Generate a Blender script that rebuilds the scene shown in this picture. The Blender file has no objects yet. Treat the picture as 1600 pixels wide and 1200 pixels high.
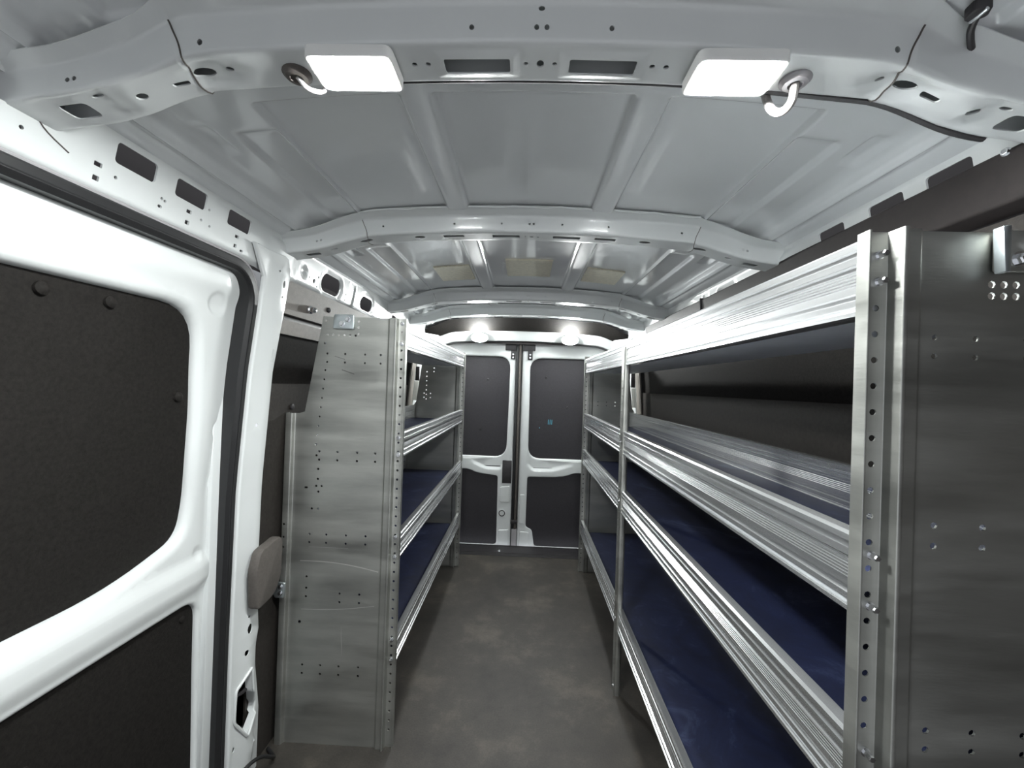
import bpy, bmesh, math, random
import numpy as np
from mathutils import Vector, Matrix, noise
from mathutils.geometry import delaunay_2d_cdt

random.seed(7)
scene = bpy.context.scene
COL = scene.collection

# ------------------------------------------------------------------ camera
CAM_H = 1.28
YAW, PITCH, ROLL = math.radians(1.71), math.radians(0.30), math.radians(1.9)
cam_data = bpy.data.cameras.new('camera')
cam_data.sensor_width = 36.0
cam_data.lens = 36.0 * 640.0 / 1600.0
cam_data.clip_start = 0.01
cam = bpy.data.objects.new('camera', cam_data)
COL.objects.link(cam)
fw = Vector((-math.sin(YAW) * math.cos(PITCH), math.cos(YAW) * math.cos(PITCH), math.sin(PITCH)))
rt0 = Vector((math.cos(YAW), math.sin(YAW), 0))
up0 = rt0.cross(fw)
rt = rt0 * math.cos(ROLL) + up0 * math.sin(ROLL)
up = -rt0 * math.sin(ROLL) + up0 * math.cos(ROLL)
M = Matrix((rt, up, -fw)).transposed().to_4x4()
M.translation = Vector((0, 0, CAM_H))
cam.matrix_world = M
scene.camera = cam

# ------------------------------------------------------------------ world and exposure
world = bpy.data.worlds.new('world')
scene.world = world
world.use_nodes = True
world.node_tree.nodes['Background'].inputs[0].default_value = (0.92, 0.95, 1.0, 1)
world.node_tree.nodes['Background'].inputs[1].default_value = 0.76
vs = scene.view_settings
vs.view_transform = 'Standard'
vs.look = 'None'
vs.gamma = 1.0
vs.use_curve_mapping = False
vs.exposure = 0.32
LAMP_FRONT = 800.0
LAMP_REAR = 480.0

# ------------------------------------------------------------------ materials
def new_mat(name):
    m = bpy.data.materials.new(name)
    m.use_nodes = True
    nt = m.node_tree
    return m, nt, nt.nodes['Principled BSDF']

def mat(name, col, rough=0.5, metal=0.0, coat=0.0, var=0.0, scale=20.0, bump=0.0, bscale=200.0,
        stretch=None, rvar=0.0, aniso=0.0, spec=None):
    m, nt, b = new_mat(name)
    b.inputs['Base Color'].default_value = (*col, 1)
    b.inputs['Roughness'].default_value = rough
    b.inputs['Metallic'].default_value = metal
    b.inputs['Coat Weight'].default_value = coat
    b.inputs['Coat Roughness'].default_value = 0.07
    b.inputs['Anisotropic'].default_value = aniso
    if spec is not None:
        b.inputs['Specular IOR Level'].default_value = spec
    tc = nt.nodes.new('ShaderNodeTexCoord')
    mp = nt.nodes.new('ShaderNodeMapping')
    nt.links.new(tc.outputs['Object'], mp.inputs[0])
    if stretch:
        mp.inputs['Scale'].default_value = stretch
    if var or rvar:
        n = nt.nodes.new('ShaderNodeTexNoise')
        n.inputs['Scale'].default_value = scale
        n.inputs['Detail'].default_value = 6
        n.inputs['Roughness'].default_value = 0.65
        nt.links.new(mp.outputs[0], n.inputs['Vector'])
        if var:
            r = nt.nodes.new('ShaderNodeValToRGB')
            r.color_ramp.elements[0].position = 0.3
            r.color_ramp.elements[1].position = 0.7
            r.color_ramp.elements[0].color = (*[c * (1 - var) for c in col], 1)
            r.color_ramp.elements[1].color = (*[min(1, c * (1 + var)) for c in col], 1)
            nt.links.new(n.outputs[0], r.inputs[0])
            nt.links.new(r.outputs[0], b.inputs['Base Color'])
        if rvar:
            mr = nt.nodes.new('ShaderNodeMapRange')
            mr.inputs[1].default_value = 0.3
            mr.inputs[2].default_value = 0.7
            mr.inputs[3].default_value = max(0.02, rough - rvar)
            mr.inputs[4].default_value = rough + rvar
            nt.links.new(n.outputs[0], mr.inputs[0])
            nt.links.new(mr.outputs[0], b.inputs['Roughness'])
    if bump:
        n2 = nt.nodes.new('ShaderNodeTexNoise')
        n2.inputs['Scale'].default_value = bscale
        n2.inputs['Detail'].default_value = 3
        nt.links.new(mp.outputs[0], n2.inputs['Vector'])
        bp_ = nt.nodes.new('ShaderNodeBump')
        bp_.inputs['Strength'].default_value = bump
        bp_.inputs['Distance'].default_value = 0.002
        nt.links.new(n2.outputs[0], bp_.inputs['Height'])
        nt.links.new(bp_.outputs[0], b.inputs['Normal'])
    return m

PAINT = mat('white_body_paint', (0.63, 0.65, 0.65), 0.28, coat=0.6, var=0.03, scale=3, bump=0.03, bscale=30)
ROOFP = mat('roof_body_paint', (0.68, 0.70, 0.71), 0.24, coat=0.9, var=0.03, scale=2, bump=0.04, bscale=14)
ALU_P = mat('brushed_aluminium_sheet', (0.45, 0.455, 0.43), 0.42, metal=0.92, var=0.16, scale=2.2, bump=0.10,
            bscale=60, stretch=(1, 1, 6), rvar=0.10)
def scratched(base, marks):
    m = base.copy(); m.name = 'scratched_aluminium_sheet'
    nt = m.node_tree; b = nt.nodes['Principled BSDF']
    src = b.inputs['Base Color'].links[0].from_socket
    tc = nt.nodes.new('ShaderNodeTexCoord'); sx = nt.nodes.new('ShaderNodeSeparateXYZ')
    nt.links.new(tc.outputs['Object'], sx.inputs[0])
    def mth(op, a, c=None):
        n = nt.nodes.new('ShaderNodeMath'); n.operation = op
        for i, q in enumerate((a, c)):
            if q is None: continue
            if isinstance(q, (int, float)): n.inputs[i].default_value = q
            else: nt.links.new(q, n.inputs[i])
        return n.outputs[0]
    for (x0, x1, z0, z1, bow_, wd, colr) in marks:
        t = mth('DIVIDE', mth('SUBTRACT', sx.outputs[0], x0), x1 - x0)
        line = mth('ADD', mth('ADD', mth('MULTIPLY', t, z1 - z0), z0), mth('MULTIPLY', mth('SINE', mth('MULTIPLY', t, 3.1416)), bow_))
        near = mth('LESS_THAN', mth('ABSOLUTE', mth('SUBTRACT', sx.outputs[2], line)), wd)
        inr = mth('MULTIPLY', mth('GREATER_THAN', t, 0.0), mth('LESS_THAN', t, 1.0))
        fac = mth('MULTIPLY', mth('MULTIPLY', near, inr), 0.6)
        mx = nt.nodes.new('ShaderNodeMix'); mx.data_type = 'RGBA'
        nt.links.new(fac, mx.inputs[0]); nt.links.new(src, mx.inputs[6]); mx.inputs[7].default_value = (*colr, 1)
        src = mx.outputs[2]
    nt.links.new(src, b.inputs['Base Color'])
    return m
ALU_L = scratched(ALU_P, [(-0.77, -0.49, 0.640, 0.612, 0.010, 0.0018, (0.95, 0.93, 0.9)), (-0.76, -0.50, 0.470, 0.492, -0.006, 0.0010, (0.9, 0.9, 0.88)),
                          (-0.74, -0.60, 0.690, 0.690, 0.0, 0.0007, (0.8, 0.8, 0.8)), (-0.645, -0.60, 1.318, 1.304, 0.0, 0.0018, (0.12, 0.12, 0.12)),
                          (-0.672, -0.635, 1.365, 1.355, 0.0, 0.0012, (0.12, 0.12, 0.12)), (-0.615, -0.610, 0.40, 0.33, 0.0, 0.02, (0.7, 0.68, 0.66))])
ALU_R = mat('extruded_aluminium', (0.78, 0.79, 0.80), 0.23, metal=0.93, var=0.05, scale=60, stretch=(1, 0.004, 1), rvar=0.06)
ALU_T = mat('aluminium_tray', (0.50, 0.52, 0.54), 0.5, metal=0.3, var=0.08, scale=8)
ZINC = mat('zinc_bolt', (0.75, 0.76, 0.78), 0.22, metal=1.0)
GALV = mat('galvanised_plate', (0.55, 0.60, 0.62), 0.3, metal=0.9, var=0.15, scale=30)
BOARD = mat('dark_hardboard', (0.0125, 0.0112, 0.0102), 0.75, spec=0.12, var=0.35, scale=120, bump=0.25, bscale=420)
BOARD_B = mat('brown_hardboard', (0.026, 0.0225, 0.020), 0.62, spec=0.3, var=0.30, scale=90, bump=0.2, bscale=400)
COVER = mat('dark_cover_board', (0.016, 0.0125, 0.012), 0.6, var=0.2, scale=60, spec=0.3)
BOARD_T = mat('grey_brown_hardboard', (0.16, 0.145, 0.13), 0.6, var=0.12, scale=60, bump=0.2, bscale=400)
BLACKP = mat('black_window_board', (0.020, 0.018, 0.022), 0.55, var=0.25, scale=100, bump=0.2, bscale=420)
RUBBER = mat('black_rubber', (0.012, 0.012, 0.013), 0.42, var=0.15, scale=40)
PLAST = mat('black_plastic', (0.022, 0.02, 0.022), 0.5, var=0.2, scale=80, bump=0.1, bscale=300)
GREYPAD = mat('grey_brown_rubber', (0.085, 0.075, 0.068), 0.75, var=0.15, scale=120, bump=0.2, bscale=400)
GREYP = mat('grey_plastic', (0.30, 0.29, 0.30), 0.45)
BRAID = mat('braided_sleeve', (0.20, 0.19, 0.185), 0.6, var=0.3, scale=500, bump=0.5, bscale=700)
FOAM = mat('tan_damping_foil', (0.66, 0.62, 0.49), 0.30, metal=0.30, var=0.15, scale=60, bump=0.25, bscale=120)
WHITE = mat('white_plastic', (0.8, 0.8, 0.78), 0.35)
CYAN = mat('cyan_marker', (0.10, 0.42, 0.55), 0.6)
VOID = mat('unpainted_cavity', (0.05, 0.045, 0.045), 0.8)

def mat_floor():
    m, nt, b = new_mat('worn_floor_mat')
    tc = nt.nodes.new('ShaderNodeTexCoord')
    n1 = nt.nodes.new('ShaderNodeTexNoise'); n1.inputs['Scale'].default_value = 3.2; n1.inputs['Detail'].default_value = 9; n1.inputs['Roughness'].default_value = 0.7
    n2 = nt.nodes.new('ShaderNodeTexNoise'); n2.inputs['Scale'].default_value = 160; n2.inputs['Detail'].default_value = 4
    nt.links.new(tc.outputs['Object'], n1.inputs['Vector']); nt.links.new(tc.outputs['Object'], n2.inputs['Vector'])
    r = nt.nodes.new('ShaderNodeValToRGB')
    e = r.color_ramp.elements
    e[0].position = 0.32; e[0].color = (0.022, 0.019, 0.0165, 1)
    e[1].position = 0.72; e[1].color = (0.105, 0.090, 0.072, 1)
    e2 = r.color_ramp.elements.new(0.52); e2.color = (0.043, 0.0375, 0.0315, 1)
    nt.links.new(n1.outputs[0], r.inputs[0])
    mx = nt.nodes.new('ShaderNodeMix'); mx.data_type = 'RGBA'; mx.blend_type = 'MULTIPLY'; mx.inputs[0].default_value = 0.55
    nt.links.new(r.outputs[0], mx.inputs[6])
    r2 = nt.nodes.new('ShaderNodeValToRGB')
    r2.color_ramp.elements[0].position = 0.3; r2.color_ramp.elements[0].color = (0.5, 0.5, 0.5, 1)
    r2.color_ramp.elements[1].position = 0.7; r2.color_ramp.elements[1].color = (1, 1, 1, 1)
    nt.links.new(n2.outputs[0], r2.inputs[0]); nt.links.new(r2.outputs[0], mx.inputs[7])
    nt.links.new(mx.outputs[2], b.inputs['Base Color'])
    b.inputs['Roughness'].default_value = 0.6
    bu = nt.nodes.new('ShaderNodeBump'); bu.inputs['Strength'].default_value = 0.25; bu.inputs['Distance'].default_value = 0.002
    nt.links.new(n2.outputs[0], bu.inputs['Height']); nt.links.new(bu.outputs[0], b.inputs['Normal'])
    return m
FLOOR = mat_floor()

def mat_mat():
    m, nt, b = new_mat('navy_shelf_mat')
    tc = nt.nodes.new('ShaderNodeTexCoord')
    n1 = nt.nodes.new('ShaderNodeTexNoise'); n1.inputs['Scale'].default_value = 5; n1.inputs['Detail'].default_value = 10; n1.inputs['Roughness'].default_value = 0.72
    n1.inputs['Distortion'].default_value = 1.0
    nt.links.new(tc.outputs['Object'], n1.inputs['Vector'])
    r = nt.nodes.new('ShaderNodeValToRGB')
    e = r.color_ramp.elements
    e[0].position = 0.38; e[0].color = (0.005, 0.008, 0.030, 1)
    e[1].position = 0.70; e[1].color = (0.050, 0.065, 0.130, 1)
    e2 = r.color_ramp.elements.new(0.55); e2.color = (0.009, 0.014, 0.050, 1)
    nt.links.new(n1.outputs[0], r.inputs[0]); nt.links.new(r.outputs[0], b.inputs['Base Color'])
    b.inputs['Roughness'].default_value = 0.62
    n2 = nt.nodes.new('ShaderNodeTexNoise'); n2.inputs['Scale'].default_value = 350
    nt.links.new(tc.outputs['Object'], n2.inputs['Vector'])
    bu = nt.nodes.new('ShaderNodeBump'); bu.inputs['Strength'].default_value = 0.3; bu.inputs['Distance'].default_value = 0.002
    nt.links.new(n2.outputs[0], bu.inputs['Height']); nt.links.new(bu.outputs[0], b.inputs['Normal'])
    return m
NAVY = mat_mat()

def mat_emit(name, strength):
    m, nt, b = new_mat(name)
    b.inputs['Base Color'].default_value = (0.9, 0.9, 0.9, 1)
    b.inputs['Emission Color'].default_value = (0.965, 1.0, 0.985, 1)
    b.inputs['Emission Strength'].default_value = strength
    return m
LENS_F = mat_emit('lit_lens_front', LAMP_FRONT)
LENS_R = mat_emit('lit_lens_rear', LAMP_REAR)

# ------------------------------------------------------------------ helpers
def link(name, me, m=None, parent=None, smooth=True, angle=35):
    if m is not None:
        me.materials.append(m)
    if smooth:
        me.shade_smooth()
        me.set_sharp_from_angle(angle=math.radians(angle))
    o = bpy.data.objects.new(name, me)
    COL.objects.link(o)
    if parent:
        o.parent = parent
        o.matrix_parent_inverse = Matrix.Translation(-Vector(parent.location))
    return o

def tag(o, label=None, cat=None, group=None, kind=None):
    if label: o['label'] = label
    if cat: o['category'] = cat
    if group: o['group'] = group
    if kind: o['kind'] = kind
    return o

def empty(name, loc, label=None, cat=None, group=None, kind=None):
    o = bpy.data.objects.new(name, None)
    o.empty_display_size = 0.05
    o.location = loc
    COL.objects.link(o)
    return tag(o, label, cat, group, kind)

def from_py(name, v, f, m, parent=None, smooth=True, angle=35):
    me = bpy.data.meshes.new(name)
    me.from_pydata([tuple(p) for p in v], [], f)
    me.update()
    bm = bmesh.new(); bm.from_mesh(me)
    bmesh.ops.remove_doubles(bm, verts=bm.verts, dist=1e-6)
    bmesh.ops.recalc_face_normals(bm, faces=bm.faces)
    bm.to_mesh(me); bm.free()
    return link(name, me, m, parent, smooth, angle)

def bm_obj(name, bm, m, parent=None, smooth=True, angle=35):
    me = bpy.data.meshes.new(name)
    bmesh.ops.recalc_face_normals(bm, faces=bm.faces)
    bm.to_mesh(me); bm.free()
    return link(name, me, m, parent, smooth, angle)

def box(name, lo, hi, m, parent=None, bev=0.0, seg=2):
    bm = bmesh.new()
    c = [(a + b) / 2 for a, b in zip(lo, hi)]
    s = [abs(b - a) for a, b in zip(lo, hi)]
    bmesh.ops.create_cube(bm, size=1, matrix=Matrix.Translation(c) @ Matrix.Diagonal((*s, 1)))
    if bev:
        bmesh.ops.bevel(bm, geom=bm.edges[:], offset=bev, segments=seg, affect='EDGES', profile=0.5)
    return bm_obj(name, bm, m, parent)

def prism(name, poly, axis, a, b, m, parent=None, bev=0.0):
    """extrude polygon (list of 2-tuples in the two other axes) along axis from a to b"""
    def P(p, t):
        return {'X': (t, p[0], p[1]), 'Y': (p[0], t, p[1]), 'Z': (p[0], p[1], t)}[axis]
    bm = bmesh.new()
    va = [bm.verts.new(P(p, a)) for p in poly]
    vb = [bm.verts.new(P(p, b)) for p in poly]
    bm.faces.new(va); bm.faces.new(vb[::-1])
    n = len(poly)
    for i in range(n):
        bm.faces.new((va[i], vb[i], vb[(i + 1) % n], va[(i + 1) % n]))
    bmesh.ops.recalc_face_normals(bm, faces=bm.faces)
    if bev:
        es = [e for e in bm.edges if len(e.link_faces) == 2 and e.calc_face_angle(0) > 0.5]
        bmesh.ops.bevel(bm, geom=es, offset=bev, segments=2, affect='EDGES', profile=0.5)
    return bm_obj(name, bm, m, parent)

def lathe(name, prof, origin, direction, m, parent=None, n=20):
    """prof list of (radius, height) along direction"""
    d = Vector(direction).normalized()
    a = d.orthogonal().normalized(); b = d.cross(a)
    o = Vector(origin)
    v, f = [], []
    for (r, h) in prof:
        for i in range(n):
            t = 2 * math.pi * i / n
            v.append(o + d * h + (a * math.cos(t) + b * math.sin(t)) * r)
    for k in range(len(prof) - 1):
        for i in range(n):
            j = (i + 1) % n
            f.append((k * n + i, k * n + j, (k + 1) * n + j, (k + 1) * n + i))
    f.append(tuple(range(n - 1, -1, -1)))
    f.append(tuple(range((len(prof) - 1) * n, len(prof) * n)))
    return from_py(name, v, f, m, parent)

_bolt_mesh = {}
def bolt(parent, p, d, r=0.007, h=0.008, m=None, name='bolt'):
    """hexagon bolt with washer; alike bolts share mesh data"""
    m = m or ZINC
    key = (r, h, m.name)
    if key not in _bolt_mesh:
        bm = bmesh.new()
        def ring(rad, z, n): return [bm.verts.new((rad * math.cos(2 * math.pi * i / n), rad * math.sin(2 * math.pi * i / n), z)) for i in range(n)]
        def stack(rs, n):
            prev = None
            for rad, z in rs:
                cur = ring(rad, z, n)
                if prev:
                    for i in range(n): bm.faces.new((prev[i], prev[(i + 1) % n], cur[(i + 1) % n], cur[i]))
                else: bm.faces.new(cur[::-1])
                prev = cur
            bm.faces.new(prev)
        stack([(r * 1.35, -0.001), (r * 1.35, h * 0.2)], 14)
        stack([(r, h * 0.2), (r, h * 0.85), (r * 0.8, h)], 6)
        me = bpy.data.meshes.new('bolt'); bmesh.ops.recalc_face_normals(bm, faces=bm.faces); bm.to_mesh(me); bm.free()
        me.materials.append(m)
        _bolt_mesh[key] = me
    o = bpy.data.objects.new(name, _bolt_mesh[key]); COL.objects.link(o)
    q = Vector((0, 0, 1)).rotation_difference(Vector(d).normalized())
    o.rotation_mode = 'QUATERNION'; o.rotation_quaternion = q; o.location = p
    o.parent = parent; o.matrix_parent_inverse = Matrix.Translation(-Vector(parent.location))
    return o

def catmull(pts, n=8, closed=False):
    P = [Vector(p) for p in pts]; out = []
    N = len(P)
    for i in range(N if closed else N - 1):
        if closed: p0, p1, p2, p3 = P[i - 1], P[i], P[(i + 1) % N], P[(i + 2) % N]
        else:
            p1, p2 = P[i], P[i + 1]
            p0 = P[i - 1] if i else p1 * 2 - p2
            p3 = P[i + 2] if i + 2 < N else p2 * 2 - p1
        for k in range(n):
            t = k / n
            out.append(0.5 * ((2 * p1) + (p2 - p0) * t + (2 * p0 - 5 * p1 + 4 * p2 - p3) * t * t + (3 * p1 - p0 - 3 * p2 + p3) * t ** 3))
    if not closed: out.append(P[-1])
    return out

def tube(name, pts, r, m, parent=None, n=10, smooth_n=6, section=None, upv=None):
    """sweep a round (or given) section along pts"""
    P = catmull(pts, smooth_n) if smooth_n else [Vector(p) for p in pts]
    v, f = [], []
    sec = section or [(r * math.cos(2 * math.pi * i / n), r * math.sin(2 * math.pi * i / n)) for i in range(n)]
    n = len(sec)
    nrm = None
    for i, p in enumerate(P):
        t = (P[min(i + 1, len(P) - 1)] - P[max(i - 1, 0)]).normalized()
        if upv is not None: a = Vector(upv) - t * t.dot(Vector(upv))
        elif nrm is None: a = t.orthogonal()
        else: a = nrm - t * t.dot(nrm)
        a.normalize(); nrm = a
        b = t.cross(a)
        for (x, y) in sec: v.append(p + a * x + b * y)
    for k in range(len(P) - 1):
        for i in range(n):
            j = (i + 1) % n
            f.append((k * n + i, k * n + j, (k + 1) * n + j, (k + 1) * n + i))
    f.append(tuple(range(n - 1, -1, -1))); f.append(tuple(range((len(P) - 1) * n, len(P) * n)))
    return from_py(name, v, f, m, parent)

# ---- 2-D loops
def rrect(x0, y0, x1, y1, r, n=5):
    r = min(r, abs(x1 - x0) / 2 * 0.98, abs(y1 - y0) / 2 * 0.98)
    out = []
    for cx, cy, a0 in ((x1 - r, y1 - r, 0), (x0 + r, y1 - r, 90), (x0 + r, y0 + r, 180), (x1 - r, y0 + r, 270)):
        for k in range(n + 1):
            a = math.radians(a0 + 90 * k / n)
            out.append((cx + r * math.cos(a), cy + r * math.sin(a)))
    return out
def ell(cx, cy, rx, ry=None, n=10, rot=0):
    ry = ry or rx
    c, s = math.cos(rot), math.sin(rot)
    return [(cx + rx * math.cos(t) * c - ry * math.sin(t) * s, cy + rx * math.cos(t) * s + ry * math.sin(t) * c)
            for t in (2 * math.pi * i / n for i in range(n))]
def rpoly(pts, r, n=4):
    """round the corners of a polygon; r may be a list"""
    out = []; N = len(pts)
    for i in range(N):
        p, a, b = Vector(pts[i]), Vector(pts[i - 1]), Vector(pts[(i + 1) % N])
        rr = r[i] if isinstance(r, (list, tuple)) else r
        if rr <= 0: out.append(tuple(p)); continue
        d = min(rr, (a - p).length * 0.49, (b - p).length * 0.49)
        s, e = p + (a - p).normalized() * d, p + (b - p).normalized() * d
        for k in range(n + 1):
            t = k / n
            q = s * (1 - t) ** 2 + p * 2 * t * (1 - t) + e * t * t
            out.append((q.x, q.y))
    return out
def area(l): return 0.5 * sum(l[i - 1][0] * l[i][1] - l[i][0] * l[i - 1][1] for i in range(len(l)))
def inside(px, py, loop):
    L = np.array(loop); x, y = L[:, 0], L[:, 1]
    x2, y2 = np.roll(x, -1), np.roll(y, -1)
    px, py = np.asarray(px)[:, None], np.asarray(py)[:, None]
    c = ((y > py) != (y2 > py)) & (px < (x2 - x) * (py - y) / np.where(y2 == y, 1e-12, y2 - y) + x)
    return (c.sum(1) % 2) == 1
def segdist(P, loop):
    L = np.array(loop); A, B = L, np.roll(L, -1, 0)
    d = B - A; ln = (d ** 2).sum(1) + 1e-18
    t = (((P[:, None, :] - A) * d).sum(2) / ln).clip(0, 1)
    q = A + t[..., None] * d
    return np.sqrt(((P[:, None, :] - q) ** 2).sum(2)).min(1)
def offset(loop, d):
    """move loop to its left side (inwards for a counter-clockwise loop) by d"""
    N = len(loop); out = []
    for i in range(N):
        a, p, b = Vector(loop[i - 1]), Vector(loop[i]), Vector(loop[(i + 1) % N])
        e1, e2 = (p - a).normalized(), (b - p).normalized()
        n1, n2 = Vector((-e1.y, e1.x)), Vector((-e2.y, e2.x))
        m_ = n1 + n2
        if m_.length < 1e-6: m_ = n1
        m_.normalize()
        k = max(0.5, m_.dot(n1))
        q = p + m_ * (d / k)
        out.append((q.x, q.y))
    return out

def sheet(name, outline, holes, fmap, m, parent=None, step=0.08, ulines=None, vlines=None, rim=0.002,
          roll=0.0, hroll=None, hrim=None, angle=35, folds=(), seg=None):
    """pressed sheet: outline and holes in (u, v); fmap(u, v, depth) -> point.
    roll: radius of the rolled edge; rim: depth of the edge behind the face."""
    if area(outline) < 0: outline = outline[::-1]
    if seg is None: seg = 0.022 if len(folds) else 0.06
    dense = []
    for i in range(len(outline)):
        p, q = outline[i], outline[(i + 1) % len(outline)]
        k = max(1, int(math.dist(p, q) / seg))
        if len(folds) and abs(q[0] - p[0]) < 1e-9:      # an end of a folded section follows the folds
            fs = [fv for fv in folds if min(p[1], q[1]) + 1e-5 < fv < max(p[1], q[1]) - 1e-5]
            dense += [p] + [(p[0], fv) for fv in (fs if q[1] > p[1] else fs[::-1])]
        else:
            dense += [(p[0] + (q[0] - p[0]) * j / k, p[1] + (q[1] - p[1]) * j / k) for j in range(k)]
    outline = dense
    holes = [h[::-1] if area(h) > 0 else h for h in holes]      # clockwise: left side is the material
    hr = hroll if hroll is not None else [0.0] * len(holes)
    hd = hrim if hrim is not None else [rim] * len(holes)
    loops = [(outline, roll, rim)] + [(h, hr[i], hd[i]) for i, h in enumerate(holes)]
    face_loops = [offset(l, r) if r > 0 else l for l, r, _ in loops]
    pts, edges = [], []
    for l in face_loops:
        b = len(pts); pts += l
        edges += [(b + i, b + (i + 1) % len(l)) for i in range(len(l))]
    O = np.array(outline)
    u0, v0 = O.min(0); u1, v1 = O.max(0)
    us = ulines if ulines is not None else np.linspace(u0, u1, max(2, int((u1 - u0) / step) + 1))
    vsn = vlines if vlines is not None else np.linspace(v0, v1, max(2, int((v1 - v0) / step) + 1))
    G = np.array([(a, b) for a in us for b in vsn], float).reshape(-1, 2)
    keep = inside(G[:, 0], G[:, 1], face_loops[0])
    for l in face_loops[1:]: keep &= ~inside(G[:, 0], G[:, 1], l)
    G = G[keep]
    if len(G):
        dm = np.min([segdist(G, l) for l in face_loops], 0)
        G = G[dm > 0.0025]
    allp = [Vector(p) for p in pts] + [Vector(p) for p in G]
    ufold = [u0] + [float(x) for x in us if u0 + 1e-4 < x < u1 - 1e-4] + [u1]
    for fv in folds:
        if v0 + 1e-5 < fv < v1 - 1e-5:
            b = len(allp); allp += [Vector((x, fv)) for x in ufold]
            edges += [(b + k, b + k + 1) for k in range(len(ufold) - 1)]
    V, E_, F, *_ = delaunay_2d_cdt(allp, edges, [], 0, 1e-6)
    C = np.array([[sum(V[i][0] for i in f) / 3, sum(V[i][1] for i in f) / 3] for f in F])
    ok = inside(C[:, 0], C[:, 1], face_loops[0])
    for l in face_loops[1:]: ok &= ~inside(C[:, 0], C[:, 1], l)
    verts = [fmap(p[0], p[1], 0.0) for p in V]
    faces = [tuple(f) for f, k in zip(F, ok) if k]
    for (l, r, dep), fl in zip(loops, face_loops):
        rings = [[(p, 0.0) for p in fl]]
        if r > 0:
            for k in (1, 2, 3, 4):
                th = math.pi / 2 * k / 4
                lo = offset(l, r * (1 - math.sin(th)))
                rings.append([(p, r * (1 - math.cos(th))) for p in lo])
        if dep > r: rings.append([(p, dep) for p in l])
        n = len(l); base = len(verts)
        for rg in rings:
            for p, d in rg: verts.append(fmap(p[0], p[1], d))
        for k in range(len(rings) - 1):
            for i in range(n):
                j = (i + 1) % n
                faces.append((base + k * n + i, base + k * n + j, base + (k + 1) * n + j, base + (k + 1) * n + i))
    return from_py(name, verts, faces, m, parent, angle=angle)

class Profile:
    """polyline with rounded corners, by arc length"""
    def __init__(self, pts, r=0.006, n=4):
        out = [Vector(pts[0])]
        for i in range(1, len(pts) - 1):
            p, a, b = Vector(pts[i]), Vector(pts[i - 1]), Vector(pts[i + 1])
            d = min(r, (a - p).length * 0.45, (b - p).length * 0.45)
            s, e = p + (a - p).normalized() * d, p + (b - p).normalized() * d
            for k in range(n + 1):
                t = k / n
                out.append(s * (1 - t) ** 2 + p * 2 * t * (1 - t) + e * t * t)
        out.append(Vector(pts[-1]))
        self.p = out
        self.t = [0.0]
        for i in range(1, len(out)): self.t.append(self.t[-1] + (out[i] - out[i - 1]).length)
        self.len = self.t[-1]
        # arc length at each original corner
        self.corner = [min(range(len(out)), key=lambda k: (out[k] - Vector(q)).length) for q in pts]
        self.corner = [self.t[k] for k in self.corner]
    def at(self, t):
        t = min(max(t, 0), self.len)
        i = min(max(np.searchsorted(self.t, t) - 1, 0), len(self.p) - 2)
        a, b = self.p[i], self.p[i + 1]
        w = (t - self.t[i]) / max(1e-9, self.t[i + 1] - self.t[i])
        d = (b - a).normalized()
        return a.lerp(b, w), Vector((-d.y, d.x))
    def lines(self, extra=()):
        return sorted([x for x in extra if min(abs(x - y) for y in self.t) > 0.0008])

def ss(a, b, x):
    t = min(max((x - a) / (b - a), 0), 1)
    return t * t * (3 - 2 * t)

# side wall half width against height (tumblehome)
_WZ = [-0.2, 0.0, 0.5, 0.95, 1.30, 1.50, 1.61, 1.72, 1.80]
_WX = [0.850, 0.850, 0.850, 0.845, 0.825, 0.802, 0.788, 0.768, 0.752]
def W(z): return float(np.interp(z, _WZ, _WX))

# ================================================================== FLOOR
fl = empty('floor', (0, 1.3, 0), 'dark worn brown-grey load floor between the shelving units', kind='structure')
box('floor_sheet', (-0.90, -0.7, -0.02), (0.90, 3.09, 0.0), FLOOR, fl)
sill = empty('trim_1', (0, 3.18, 0), 'black ribbed threshold strip in front of the rear doors', kind='structure')
box('threshold_plate', (-0.80, 3.085, -0.02), (0.80, 3.285, 0.006), PLAST, sill, 0.003)
for yy in (3.10, 3.125, 3.265):
    box('tread_rib', (-0.78, yy, 0.004), (0.78, yy + 0.008, 0.010), PLAST, sill, 0.002)
bolt(sill, (-0.15, 3.165, 0.006), (0, 0, 1), 0.010, 0.006, ZINC, 'screw')

# ================================================================== CEILING
def zroof(x): return 1.822 - 0.025 * (x / 0.5) ** 2 - 0.030 * ss(0.66, 0.76, abs(x))
BOWS = [0.60, 1.292, 2.285, 2.74]
ceil_ = empty('ceiling', (0, 1.3, 1.82), 'white painted pressed steel van roof with cross bows', kind='structure')

def band(x, a, b, w=0.010): return ss(a - w, a, x) * (1 - ss(b, b + w, x))
def roof_h(x, y, y0, y1):
    """downward offset of the pressed roof skin"""
    ax = abs(x)
    e0, e1 = y0 + 0.145, y1 - 0.055
    iny = ss(e0 - 0.014, e0, y) * (1 - ss(e1, e1 + 0.014, y))
    field = band(ax, -1, 0.178) + band(ax, 0.252, 0.510)
    h = 0.013 * (1 - field * iny)
    e2 = y0 + 0.20 + 0.0
    iny2 = ss(e2, e2 + 0.03, y) * (1 - ss(e1, e1 + 0.014, y))
    h += 0.009 * band(ax, 0.525, 0.595, 0.012) * iny2 * -1.0
    h += 0.008 * band(ax, 0.700, 0.714, 0.008)
    # small dimples near the front corners
    h -= 0.007 * max(0, 1 - ((ax - 0.655) / 0.02) ** 4) * max(0, 1 - ((y - (y0 + 0.225)) / 0.05) ** 4) if abs(ax - 0.655) < 0.02 and abs(y - y0 - 0.225) < 0.05 else 0
    return h
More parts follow.
